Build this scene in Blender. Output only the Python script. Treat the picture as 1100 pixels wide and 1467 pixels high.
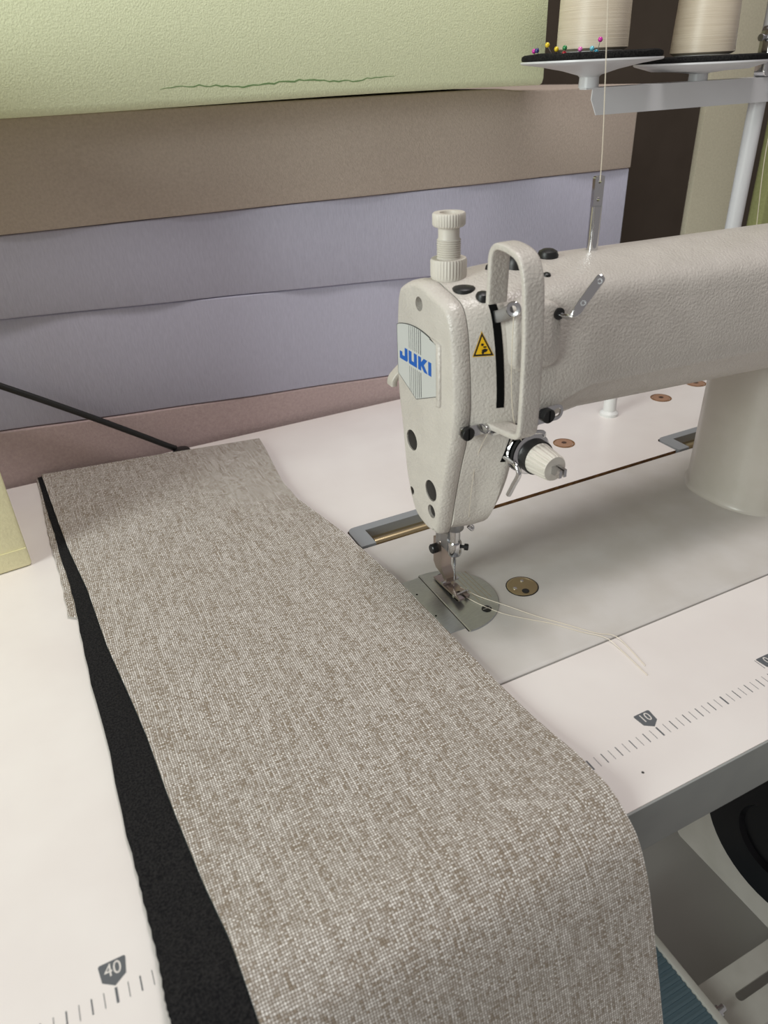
import bpy, bmesh, math, random
from mathutils import Vector, Matrix
from mathutils.geometry import tessellate_polygon
random.seed(7)
for o in list(bpy.data.objects): bpy.data.objects.remove(o)
scene = bpy.context.scene
COL = scene.collection
V = Vector

# ------------------------------------------------------------------ camera
cam_d = bpy.data.cameras.new('camera'); cam = bpy.data.objects.new('camera', cam_d); COL.objects.link(cam)
scene.camera = cam
F_PX = 1046.7
cam_d.sensor_fit = 'HORIZONTAL'; cam_d.sensor_width = 36.0; cam_d.lens = F_PX * 36.0 / 1100.0
cam_d.clip_start = 0.01; cam_d.clip_end = 50
yaw, pitch, roll = 0.4362, 0.5425, -0.046
fw = V((math.sin(yaw)*math.cos(pitch), math.cos(yaw)*math.cos(pitch), -math.sin(pitch)))
rt = V((math.cos(yaw), -math.sin(yaw), 0)); up = rt.cross(fw)
r2 = math.cos(roll)*rt + math.sin(roll)*up; u2 = -math.sin(roll)*rt + math.cos(roll)*up
M = Matrix((r2, u2, -fw)).transposed().to_4x4(); M.translation = V((-.2233, -.3645, .3257))
cam.matrix_world = M
cam_d.dof.use_dof = True; cam_d.dof.focus_distance = .56; cam_d.dof.aperture_fstop = 16.0

# ------------------------------------------------------------------ world, lights, exposure
scene.view_settings.view_transform = 'Standard'; scene.view_settings.look = 'None'
scene.view_settings.exposure = -0.12; scene.view_settings.gamma = 1.0
scene.view_settings.use_curve_mapping = False
w = bpy.data.worlds.new('world'); scene.world = w; w.use_nodes = True
w.node_tree.nodes['Background'].inputs[0].default_value = (1.0, .94, .925, 1)
w.node_tree.nodes['Background'].inputs[1].default_value = .27
def area(name, loc, target, sx, sy, power, color):
    d = bpy.data.lights.new(name, 'AREA'); d.shape = 'RECTANGLE'; d.size = sx; d.size_y = sy; d.energy = power; d.color = color
    o = bpy.data.objects.new(name, d); COL.objects.link(o); o.location = loc
    o.rotation_euler = (V(target)-V(loc)).to_track_quat('-Z', 'Y').to_euler(); return o
area('window_light', (-1.58, -.34, .68), (-.05, 0, 0), .6, 1.0, 25.0, (.93, 1.0, .955))
area('ceiling_light', (.15, -.04, 1.65), (.1, 0, 0), .4, .4, 13.0, (1.0, .95, .93))

# ------------------------------------------------------------------ materials
def principled(name, col, rough=.5, metal=0., spec=.5, coat=0.):
    m = bpy.data.materials.new(name); m.use_nodes = True
    b = m.node_tree.nodes['Principled BSDF']
    b.inputs['Base Color'].default_value = (*col, 1); b.inputs['Roughness'].default_value = rough
    b.inputs['Metallic'].default_value = metal; b.inputs['Specular IOR Level'].default_value = spec
    b.inputs['Coat Weight'].default_value = coat
    return m
def nd(m, t, **kw):
    n = m.node_tree.nodes.new(t)
    for k, v in kw.items(): setattr(n, k, v)
    return n
def lk(m, a, b): m.node_tree.links.new(a, b)
def bsdf(m): return m.node_tree.nodes['Principled BSDF']
def add_noise(m, c1, c2, scale, detail=3, lo=.35, hi=.65, bump=0., bdist=.0005, bscale=None, stretch=None):
    """colour variation between c1 and c2 plus fine relief"""
    tc = nd(m, 'ShaderNodeTexCoord'); src = tc.outputs['Object']
    if stretch:
        mp = nd(m, 'ShaderNodeMapping'); mp.inputs['Scale'].default_value = stretch; lk(m, src, mp.inputs[0]); src = mp.outputs[0]
    n = nd(m, 'ShaderNodeTexNoise'); n.inputs['Scale'].default_value = scale; n.inputs['Detail'].default_value = detail
    lk(m, src, n.inputs['Vector'])
    r = nd(m, 'ShaderNodeValToRGB'); r.color_ramp.elements[0].position = lo; r.color_ramp.elements[1].position = hi
    r.color_ramp.elements[0].color = (*c1, 1); r.color_ramp.elements[1].color = (*c2, 1)
    lk(m, n.outputs[0], r.inputs[0]); lk(m, r.outputs[0], bsdf(m).inputs['Base Color'])
    if bump:
        n2 = nd(m, 'ShaderNodeTexNoise'); n2.inputs['Scale'].default_value = bscale or scale; n2.inputs['Detail'].default_value = 2
        lk(m, src, n2.inputs['Vector'])
        bp = nd(m, 'ShaderNodeBump'); bp.inputs['Strength'].default_value = bump; bp.inputs['Distance'].default_value = bdist
        lk(m, n2.outputs[0], bp.inputs['Height']); lk(m, bp.outputs[0], bsdf(m).inputs['Normal'])
    return m
def lin(r, g, b):
    f = lambda c: ((c/255+.055)/1.055)**2.4 if c > 10 else c/255/12.92
    return (f(r), f(g), f(b))
PAINT = add_noise(principled('grained_enamel', lin(198, 192, 184), .30), lin(195, 189, 181), lin(201, 195, 187), 60, bump=.75, bdist=.0007, bscale=620)
PAINT_S = add_noise(principled('smooth_enamel', lin(186, 180, 170), .3), lin(184, 178, 168), lin(188, 182, 173), 60, bump=.10, bdist=.0005, bscale=420)
BEDP = add_noise(principled('bed_enamel', lin(200, 195, 190), .38), lin(196, 191, 185), lin(204, 200, 196), 30, bump=.1, bdist=.0005, bscale=600)
LAM = add_noise(principled('table_laminate', lin(229, 222, 218), .32), lin(227, 220, 216), lin(231, 225, 221), 20, bump=.03, bdist=.0004, bscale=500)
EDGE = add_noise(principled('edge_band_grey', lin(150, 152, 150), .45), lin(146, 148, 146), lin(152, 154, 151), 40)
MDF = add_noise(principled('mdf_brown', lin(120, 85, 45), .8), lin(100, 68, 36), lin(140, 100, 58), 200)
CHROME = principled('chrome', (.66, .66, .67), .12, 1.)
STEEL = add_noise(principled('brushed_steel', (.58, .60, .61), .34, 1.), (.53, .55, .56), (.62, .64, .65), 300, stretch=(1, 12, 1))
STEEL_D = principled('dull_steel', (.42, .42, .43), .35, 1.)
NICKEL = principled('warm_nickel', (.50, .42, .37), .3, 1.)
BRASS = principled('brass', (.52, .42, .26), .32, 1.)
BLACK = principled('black_plastic', (.012, .012, .012), .4)
BLACKM = principled('black_oxide', (.02, .02, .02), .3, .4)
SLOT = principled('slot_dark', (.004, .004, .004), .9, spec=.1)
PLAST = principled('cream_plastic', lin(206, 200, 190), .45)
WHITEP = principled('white_plastic', lin(222, 222, 220), .4)
POWDER = principled('powder_coat_white', lin(214, 215, 217), .35)
GREYR = principled('grey_rubber', lin(140, 143, 146), .5)
FELT = add_noise(principled('black_felt', (.012, .012, .012), .95, spec=.1), (.008, .008, .009), (.03, .029, .028), 900, bump=.6, bdist=.001, bscale=1500)
THREAD = principled('thread_cream', lin(225, 214, 195), .6)
BADGE = principled('badge_silver', lin(206, 208, 205), .35, .15)
BLUE = principled('print_blue', lin(22, 92, 180), .4)
DGREY = principled('print_dark', lin(70, 72, 72), .5)
PRINT = principled('ruler_print', lin(92, 95, 99), .45)
PRINTL = principled('ruler_print_light', lin(215, 210, 205), .45)
YELLOW = principled('sticker_yellow', lin(235, 185, 20), .45)
INK = principled('sticker_black', (.01, .01, .01), .5)
CREAMM = add_noise(principled('cream_metal', lin(214, 212, 202), .45), lin(208, 206, 196), lin(218, 216, 207), 30)
FLOORM = add_noise(principled('floor_grey', lin(186, 186, 182), .5), lin(181, 181, 177), lin(191, 191, 187), 4, bump=.05, bscale=200)
WALLM = add_noise(principled('wall_plaster', lin(84, 73, 62), .9), lin(80, 69, 58), lin(88, 77, 66), 8, bump=.1, bscale=200)
def foam(name, c, d=6, bs=700, bump=.35, stretch=None):
    a = lin(*[max(0, k-d) for k in c]); b = lin(*[min(255, k+d) for k in c])
    return add_noise(principled(name, lin(*c), .95, spec=.15), a, b, 420, 4, .3, .7, bump, .0012, bs, stretch)
F_GREEN = foam('foam_green', (228, 233, 196)); F_TAN = foam('foam_tan', (190, 176, 164)); F_LAV = foam('foam_lavender', (192, 191, 208), 4, 500, .25, (1.6, 1, .35))
F_PINK = foam('foam_mauve', (182, 162, 160)); F_YEL = foam('foam_yellow', (246, 241, 200), 4, 500, .2)
F_OLIVE = foam('foam_olive', (200, 195, 172)); F_MOSS = foam('foam_moss', (150, 153, 105))

# ------------------------------------------------------------------ mesh helpers (all in world space)
WORLD = {}
def finish(o, me, parent):
    """put the origin at the base centre of the mesh, link and parent"""
    xs = [v.co for v in me.vertices]
    lo = V((min(c.x for c in xs), min(c.y for c in xs), min(c.z for c in xs))); hi = V((max(c.x for c in xs), max(c.y for c in xs), max(c.z for c in xs)))
    org = V(((lo.x+hi.x)/2, (lo.y+hi.y)/2, lo.z))
    me.transform(Matrix.Translation(-org))
    COL.objects.link(o); WORLD[o.name] = org
    if parent: o.parent = parent; o.location = org - WORLD[parent.name]
    else: o.location = org
    return o
def mesh(name, verts, faces, mat, parent=None, smooth=None, uvs=None, mats=None, fm=None):
    me = bpy.data.meshes.new(name); me.from_pydata([tuple(v) for v in verts], [], faces); me.validate()
    if uvs:
        l = me.uv_layers.new(name='UVMap')
        for lp in me.loops: l.data[lp.index].uv = uvs[lp.vertex_index]
    bm = bmesh.new(); bm.from_mesh(me); bmesh.ops.recalc_face_normals(bm, faces=bm.faces); bm.to_mesh(me); bm.free()
    for mm in (mats or [mat]): me.materials.append(mm)
    if fm:
        for p in me.polygons: p.material_index = fm(p)
    if smooth is not None:
        if smooth >= 180: me.shade_smooth()
        else:
            me.shade_smooth()
            bm = bmesh.new(); bm.from_mesh(me)
            for e in bm.edges:
                if len(e.link_faces) == 2 and e.calc_face_angle(0) > math.radians(smooth): e.smooth = False
            bm.to_mesh(me); bm.free()
    return finish(bpy.data.objects.new(name, me), me, parent)
def empty(name, loc, label, cat, group=None):
    o = bpy.data.objects.new(name, None); COL.objects.link(o); o.location = loc; o.empty_display_size = .01; WORLD[o.name] = V(loc)
    return tag(o, label, cat, group)
def tag(o, label=None, cat=None, group=None, kind=None):
    if label: o['label'] = label
    if cat: o['category'] = cat
    if group: o['group'] = group
    if kind: o['kind'] = kind
    return o
def merge(*parts):
    vs, fs = [], []
    for v, f in parts:
        k = len(vs); vs += [V(q) for q in v]; fs += [[i+k for i in q] for q in f]
    return vs, fs
def g_box(x0, x1, y0, y1, z0, z1):
    v = [V((x, y, z)) for z in (z0, z1) for y in (y0, y1) for x in (x0, x1)]
    return v, [[0, 1, 3, 2], [4, 6, 7, 5], [0, 4, 5, 1], [2, 3, 7, 6], [0, 2, 6, 4], [1, 5, 7, 3]]
def box(name, x0, x1, y0, y1, z0, z1, mat, parent=None, bev=0., seg=2, rotz=0):
    bm = bmesh.new(); vs, fs = g_box(x0, x1, y0, y1, z0, z1)
    bv = [bm.verts.new(q) for q in vs]
    for f in fs: bm.faces.new([bv[i] for i in f])
    if bev: bmesh.ops.bevel(bm, geom=bm.edges[:], offset=bev, segments=seg, profile=.5, affect='EDGES')
    if rotz: bmesh.ops.rotate(bm, verts=bm.verts, cent=((x0+x1)/2, (y0+y1)/2, 0), matrix=Matrix.Rotation(rotz, 3, 'Z'))
    bm.verts.index_update()
    r = ([v.co.copy() for v in bm.verts], [[v.index for v in f.verts] for f in bm.faces]); bm.free()
    return mesh(name, r[0], r[1], mat, parent, 35 if bev else None)
def frame_of(axis):
    a = V(axis).normalized(); t = V((0, 0, 1)) if abs(a.z) < .9 else V((1, 0, 0))
    u = t.cross(a).normalized(); return a, u, a.cross(u)
def g_lathe(prof, org, axis=(0, 0, 1), n=32, ribs=0, ribd=0., ribrange=None, cap=True):
    """prof: (radius, height) along the axis; ribs modulates the radius in ribrange"""
    a, u, v = frame_of(axis); o = V(org); vs, fs = [], []
    for k, (r, h) in enumerate(prof):
        for i in range(n):
            t = 2*math.pi*i/n; rr = r
            if ribs and ribrange[0] <= k <= ribrange[1]: rr = r - (ribd if (i*ribs//n*2 + (i*ribs*2//n) % 2) % 2 else 0)
            vs.append(o + a*h + (u*math.cos(t) + v*math.sin(t))*rr)
    m = len(prof)
    for k in range(m-1):
        for i in range(n): j = (i+1) % n; fs.append([k*n+i, k*n+j, (k+1)*n+j, (k+1)*n+i])
    if cap: fs += [list(range(n))[::-1], [(m-1)*n+i for i in range(n)]]
    return vs, fs
def lathe(name, prof, org, mat, parent=None, axis=(0, 0, 1), n=32, sm=35, **k):
    vs, fs = g_lathe(prof, org, axis, n, **k); return mesh(name, vs, fs, mat, parent, sm)
def smooth_path(pts, sub=6):
    P = [V(p) for p in pts]; out = []
    for i in range(len(P)-1):
        p0 = P[max(0, i-1)]; p1 = P[i]; p2 = P[i+1]; p3 = P[min(len(P)-1, i+2)]
        for k in range(sub):
            t = k/sub; out.append(.5*((2*p1)+(-p0+p2)*t+(2*p0-5*p1+4*p2-p3)*t*t+(-p0+3*p1-3*p2+p3)*t**3))
    return out+[P[-1]]
def g_tube(path, r, n=10, r2=None, side=None, rf=None):
    """tube along a path; r2/side give a flat section (r along side, r2 across)"""
    vs, fs = [], []; m = len(path); prev = None
    for k in range(m):
        t = (path[min(m-1, k+1)]-path[max(0, k-1)]).normalized()
        if side is not None: u = (V(side)-t*V(side).dot(t)).normalized()
        elif prev is None: u = frame_of(t)[1]
        else: u = (prev-t*prev.dot(t)).normalized()
        prev = u; v = t.cross(u)
        for i in range(n):
            a = 2*math.pi*i/n + (math.pi/n if r2 else 0)
            c, s = math.cos(a), math.sin(a)
            if r2:
                e = .35; c = math.copysign(abs(c)**e, c); s = math.copysign(abs(s)**e, s)
            q = rf(k/(m-1)) if rf else 1.
            vs.append(path[k]+u*c*r*q+v*s*(r2 or r))
    for k in range(m-1):
        for i in range(n): j = (i+1) % n; fs.append([k*n+i, k*n+j, (k+1)*n+j, (k+1)*n+i])
    fs += [list(range(n))[::-1], [(m-1)*n+i for i in range(n)]]
    return vs, fs
def tube(name, pts, r, mat, parent=None, n=10, sub=6, r2=None, side=None, sm=50, rf=None):
    path = smooth_path(pts, sub) if sub > 1 else [V(p) for p in pts]
    vs, fs = g_tube(path, r, n, r2, side, rf); return mesh(name, vs, fs, mat, parent, sm)
def g_plate(outer, holes, to3, d0, d1):
    """flat plate: 2D outline with holes, to3(u, v, d) gives the 3D point"""
    loops = [outer]+list(holes); flat = [p for l in loops for p in l]; n = len(flat)
    tris = tessellate_polygon([[V((p[0], p[1], 0)) for p in l] for l in loops])
    vs = [V(to3(p[0], p[1], d0)) for p in flat]+[V(to3(p[0], p[1], d1)) for p in flat]
    fs = [list(t) for t in tris]+[[i+n for i in t][::-1] for t in tris]
    k = 0
    for l in loops:
        for i in range(len(l)): j = (i+1) % len(l); fs.append([k+i, k+j, k+j+n, k+i+n])
        k += len(l)
    return vs, fs
XY = lambda u, v, d: (u, v, d)
YZ = lambda u, v, d: (d, u, v)
XZ = lambda u, v, d: (u, d, v)
def plate(name, outer, holes, to3, d0, d1, mat, parent=None, sm=40):
    vs, fs = g_plate(outer, holes, to3, d0, d1); return mesh(name, vs, fs, mat, parent, sm)
def circ(cx, cy, r, n=24, r2=None): return [(cx+r*math.cos(2*math.pi*i/n), cy+(r2 or r)*math.sin(2*math.pi*i/n)) for i in range(n)]
def rrect(x0, x1, y0, y1, r, n=5):
    out = []
    for cx, cy, a in ((x1-r, y1-r, 0), (x0+r, y1-r, 90), (x0+r, y0+r, 180), (x1-r, y0+r, 270)):
        for k in range(n+1): t = math.radians(a+90*k/n); out.append((cx+r*math.cos(t), cy+r*math.sin(t)))
    return out
def closed_spline(P, sub=5):
    n = len(P); out = []
    for i in range(n):
        p0, p1, p2, p3 = (V(P[(i+k) % n]) for k in (-1, 0, 1, 2))
        for k in range(sub):
            t = k/sub; q = .5*((2*p1)+(-p0+p2)*t+(2*p0-5*p1+4*p2-p3)*t*t+(-p0+3*p1-3*p2+p3)*t**3); out.append((q.x, q.y))
    return out
def offset(P, d):
    n = len(P); out = []; area2 = sum(P[i][0]*P[(i+1) % n][1]-P[(i+1) % n][0]*P[i][1] for i in range(n)); s = 1 if area2 > 0 else -1
    for i in range(n):
        t = (V(P[(i+1) % n])-V(P[i-1])).normalized(); out.append((P[i][0]-t.y*d*s, P[i][1]+t.x*d*s))
    return out
def g_loft(secs, cap0=True, cap1=True):
    n = len(secs[0]); vs = [V(p) for s in secs for p in s]; fs = []
    for k in range(len(secs)-1):
        for i in range(n): j = (i+1) % n; fs.append([k*n+i, k*n+j, (k+1)*n+j, (k+1)*n+i])
    if cap0: fs.append(list(range(n))[::-1])
    if cap1: fs.append([(len(secs)-1)*n+i for i in range(n)])
    return vs, fs
def lerp_table(tab, x):
    if x <= tab[0][0]: return tab[0][1]
    for (a, b), (c, d) in zip(tab, tab[1:]):
        if x <= c: return b+(d-b)*(x-a)/(c-a)
    return tab[-1][1]
def text_geo(s, size):
    c = bpy.data.curves.new('t', 'FONT'); c.body = s; c.size = size; c.align_x = 'CENTER'; c.align_y = 'CENTER'; c.extrude = 0
    o = bpy.data.objects.new('t', c); COL.objects.link(o)
    dg = bpy.context.evaluated_depsgraph_get(); me = bpy.data.meshes.new_from_object(o.evaluated_get(dg))
    r = ([v.co.copy() for v in me.vertices], [list(p.vertices) for p in me.polygons])
    bpy.data.objects.remove(o); bpy.data.curves.remove(c); bpy.data.meshes.remove(me); return r

# ------------------------------------------------------------------ the setting
ZF = -.75; ZT = -.0012
tag(box('floor', -1.3, 1.6, -1.2, .96, ZF-.04, ZF, FLOORM), kind='structure')
tag(box('wall_back', -1.3, 1.6, .92, .96, ZF, 1.5, WALLM), kind='structure')

# ------------------------------------------------------------------ foam
YFO = .352
s1 = lambda x: .053-.028*(x+.28)/.42 if x < .14 else .025
s2 = lambda x: .154-.021*(x+.25)/.39
s1 = lambda x: .053-.028*(x+.28)/.42 if x < .14 else .025          # mauve top line
s2 = lambda x: .154-.021*(x+.25)/.39
def slab_fn(name, mat, label, lo, hi, y0, xr, seed, y1=None, bev=.0015, wob=.0012):
    n = 60; x0 = -.80; rnd = random.Random(seed); ph = [rnd.uniform(0, 6.28) for _ in range(4)]; secs = []
    b = bev
    for i in range(n+1):
        x = x0+(xr-x0)*i/n; a = lo(x); c = hi(x)
        yy = y0+wob*math.sin(x*15+ph[0])+.6*wob*math.sin(x*41+ph[1]); yb = y1 or YFO+.5
        e = b if 0 < i < n else b
        secs.append([(x, yy+e, a), (x, yy+.3*e, a+.3*e), (x, yy, a+e), (x, yy, (a+c)/2), (x, yy, c-e), (x, yy+.3*e, c-.3*e), (x, yy+e, c), (x, yb, c), (x, yb, a)])
    vs, fs = g_loft(secs); return tag(mesh(name, vs, fs, mat, None, 45), label, 'foam', 'stacked foam slabs')
w3 = lambda x: .0012*math.sin(x*22+1)+.0008*math.sin(x*51)
t2 = lambda x: .2215-.004*(x+.23)/.67
slab_fn('foam_slab', F_PINK, 'mauve foam block right behind the table, bottom of the stack', lambda x: ZF, lambda x: s1(x)-.0004, YFO, .448, 1)
slab_fn('foam_slab', F_LAV, 'lower lavender foam slab, resting on the mauve block', lambda x: s1(x)+.0004, lambda x: s2(x)-.0003, YFO+.001, .449, 2)
slab_fn('foam_slab', F_LAV, 'upper lavender foam slab, directly under the tan slab', lambda x: s2(x)+.0003, lambda x: t2(x)-.0004, YFO-.001, .447, 3)
slab_fn('foam_slab', F_TAN, 'tan foam slab under the pale green one', lambda x: t2(x)+.0004, lambda x: .3025+.0036/(1+math.exp((x-.272)*160)), YFO-.003, .447, 4)
gb = lambda x: .3075+.0012*math.sin(x*9+.4)
green = slab_fn('foam_slab', F_GREEN, 'thick pale green foam slab on top of the stack, torn along its lower edge', gb, lambda x: .45, .318, .290, 5, bev=.006, wob=0.)
tv, tf = [], []
rnd = random.Random(3); nx = 46
for i in range(nx+1):
    x = -.085+.21*i/nx; wdt = .00055*math.sin(math.pi*i/nx)**.6*(.5+.5*abs(math.sin(i*.7)))+.00010; zc = .3205+rnd.uniform(-.0008, .0008)+.0012*math.sin(i*.31)
    for s, yy in ((-1, -.0002), (1, -.0002), (1, .004), (-1, .004)): tv.append(V((x, .318+yy, zc+s*wdt)))
for i in range(nx):
    for k in range(4): j = (k+1) % 4; tf.append([i*4+k, i*4+j, i*4+4+j, i*4+4+k])
mesh('tear', tv, tf, principled('tear_green', lin(112, 140, 92), .95), green)
tag(box('foam_block', -.4749, -.2789, .1844, .2904, ZT+.0003, .36, F_YEL, None, .0025, rotz=math.radians(5.5)), 'pale yellow foam block standing on the table beside the fabric', 'foam')
yb = bpy.data.objects['foam_block']
box('cut_line', -.4692, -.2744, .1842, .1850, .0158, .0164, principled('cut_line', lin(228, 222, 176), .95), yb, rotz=math.radians(5.5))
tag(box('foam_sheet', .6066, .712, .40, .409, ZF, .75, F_OLIVE, None, .001), 'tall olive grey foam sheet standing upright behind the thread stand', 'foam')
tag(box('foam_sheet', .735, .98, .385, .41, ZF, .75, F_MOSS, None, .003), 'moss green foam sheet at the right edge, behind the post', 'foam')

# ------------------------------------------------------------------ sewing table
TX0, TX1, TY0, TY1 = -.75, .68, -.2014, .345; TT = .040
table = empty('sewing_table', (0, .07, ZF), 'white laminate sewing table with grey front edge and centimetre scale', 'table')
hole = [(-.1225, -.0947), (.42, -.0947), (.42, .0885), (-.1225, .0885)]
pockets = [rrect(-.0358, .046, .0888, .1152, .006), rrect(.3036, .386, .0888, .1152, .006)]
# one cut-out with the hinge pockets joined to its rear side
cut = [(-.1225, -.0947), (.42, -.0947), (.42, .0885), (.386, .0885), (.386, .112), (.383, .115), (.3070, .115), (.3040, .112), (.3040, .0885),
       (.046, .0885), (.046, .112), (.043, .115), (-.0325, .115), (-.0355, .112), (-.0355, .0885), (-.1225, .0885)]
outer = [(TX0, TY0+.0012), (TX1, TY0+.0012), (TX1, TY1), (TX0, TY1)]
vs, fs = g_plate(outer, [cut], XY, ZT-TT, ZT)
top = mesh('tabletop', vs, fs, LAM, table, None, mats=[LAM, MDF], fm=lambda p: 0 if abs(p.normal.z) > .5 else 1)
mesh('edge_band', *g_box(TX0, TX1, TY0, TY0+.0012, ZT-TT, ZT-.0003), EDGE, table)
# scale print: half centimetre ticks, numbers in shields
X10 = .0348; YR = -.1645; TL = .0067; pv = []
zt0, zt1 = ZT-.0002, ZT+.00006
for h in range(-6, 95):
    cm = h/2.; x = X10-(cm-10)*.01
    wd = .00105 if h % 10 == 0 else (.0006 if h % 2 == 0 else .00032)
    pv.append(g_box(x-wd/2, x+wd/2, YR-TL, YR, zt0, zt1))
mesh('scale_ticks', *merge(*pv), PRINT, table)
for n in (0, 10, 20, 30, 40):
    x = X10-(n-10)*.01
    sh = [(x-.0052, YR+.0122), (x+.0052, YR+.0122), (x+.0058, YR+.0115), (x+.0050, YR+.0042), (x, YR+.0008), (x-.0050, YR+.0042), (x-.0058, YR+.0115)]
    so = plate('scale_shield', sh, [], XY, zt0, zt1, PRINT, table)
    tv, tf = text_geo(str(n), .0082)
    tv = [V((x+p.x*.9, YR+.0081+p.y, zt1+.00003)) for p in tv]
    nv = len(tv); tv2 = tv+[p-V((0, 0, .00008)) for p in tv]
    mesh('scale_number', tv2, tf+[[i+nv for i in f] for f in tf], PRINTL, so)
mesh('scale_line', *g_box(X10+.1-.0072, X10+.1-.0068, YR+.004, YR+.0118, zt0, zt1), PRINT, table)
mesh('dent', *g_lathe([(.0008, -.0002), (.0008, .00008), (.0003, .0001)], (.0062, -.1847, ZT), n=9), INK, table)
# stand
for sx in (-.62, .56):
    box('leg', sx-.03, sx+.03, -.02, .02, ZF+.05, ZT-TT, CREAMM, table, .003)
    box('foot', sx-.035, sx+.035, -.24, .24, ZF, ZF+.05, CREAMM, table, .004)
    box('support_bracket', sx-.02, sx+.02, -.17, .27, ZT-TT-.004, ZT-TT, CREAMM, table)
ZB = -.648
slots = [rrect(.3245, .46, -.1372, -.1268, .005), circ(.2935, -.1325, .0065)]
bar = plate('cross_bar', [(-.60, -.166), (.545, -.166), (.545, -.1005), (-.60, -.1005)], slots, XY, ZB-.004, ZB, CREAMM, table)
mesh('bar_flange', *merge(g_box(-.60, .545, -.1045, -.1005, ZB-.05, ZB-.004), g_box(-.60, .545, -.166, -.162, ZB-.05, ZB-.004)), CREAMM, bar)
for sx in (-.62, .56): box('bar_lug', sx-.03, sx+.03, -.17, -.02, ZB-.045, ZB-.004, CREAMM, table)
# rear hinges sit in pockets of the table top
def hinge(x0, x1, label):
    r = empty('hinge_bracket', (x0, .1, -.03), label, 'hinge', 'machine hinges')
    y0, y1 = .0848, .1146; fr = [(x0+.0004, y0), (x0+.0004, y1-.006)]+[(x0+.0064-.006*math.cos(t), y1-.006+.006*math.sin(t)) for t in (.4, .8, 1.2, 1.57)]+[(x1-.0064+.006*math.sin(t), y1-.006+.006*math.cos(t)) for t in (0, .4, .8, 1.2, 1.57)]+[(x1-.0004, y0), (x1-.010, y0), (x1-.010, y1-.0085), (x0+.0135, y1-.0085), (x0+.0135, y0)]
    plate('rubber_frame', fr, [], XY, -.012, .0006, GREYR, r)
    box('tray', x0+.0135, x1-.010, y0+.0008, y1-.0085, -.0125, -.0075, BRASS, r)
    tube('hinge_rod', [(x0+.014, y0+.0052, -.0030), (x1-.0105, y0+.0052, -.0030)], .0038, BRASS, r, 14, 1)
hinge(-.0355, .046, 'grey framed hinge bracket behind the machine head, beside the fabric')
hinge(.3040, .386, 'grey framed hinge bracket beside the machine pillar')
# countersunk wood screws and pin in the table top
def wood_screw(x, y, r, label):
    o = empty('table_screw', (x, y, ZT), label, 'screw', 'screws in the table top')
    lathe('screw_ring', [(r, -.0006), (r, .0002), (r*.86, .0003), (r*.82, -.0004)], (x, y, ZT), MDF, o, n=28, cap=True)
    lathe('screw_head', [(r*.82, .0), (r*.82, .0005), (r*.5, .0007)], (x, y, ZT), principled('wood_plug', lin(158, 122, 98), .6), o, n=24)
    lathe('recess', [(r*.26, .0005), (r*.24, .0009)], (x, y, ZT), principled('recess', lin(70, 48, 36), .6), o, n=7)
wood_screw(.222, .156, .0108, 'brown sunken screw in table top just behind the tension knob')
wood_screw(.3865, .193, .0115, 'brown sunken screw in table top under the arm, right of the white pin')
wood_screw(.452, .205, .0115, 'brown sunken screw in table top, half hidden by the pillar')
pin = empty('head_rest_pin', (.3067, .1874, ZT), 'white plastic pin standing on the table behind the arm', 'pin')
lathe('flange', [(.0098, 0), (.0098, .003), (.0072, .0055)], (.3067, .1874, ZT), WHITEP, pin)
lathe('shaft', [(.0068, .0055), (.0064, .055), (.005, .058)], (.3067, .1874, ZT), WHITEP, pin)

# ------------------------------------------------------------------ sewing machine
mc = empty('sewing_machine', (.1, 0, -.04), 'white industrial lockstitch sewing machine set into the table', 'sewing machine')
# bed
bo = rrect(-.120, .415, -.0940, .0842, .004)
def inset_plate(P, prof):      # rounded plate from an outline: (inset, z)
    return [[(x, y, z) for x, y in offset(P, d)] for d, z in prof]
mesh('bed', *g_loft(inset_plate(bo, [(.002, -.04), (0, -.038), (0, -.0024), (.0006, -.0010), (.0018, -.0002), (.0034, 0)])), BEDP, mc, 30)
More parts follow.
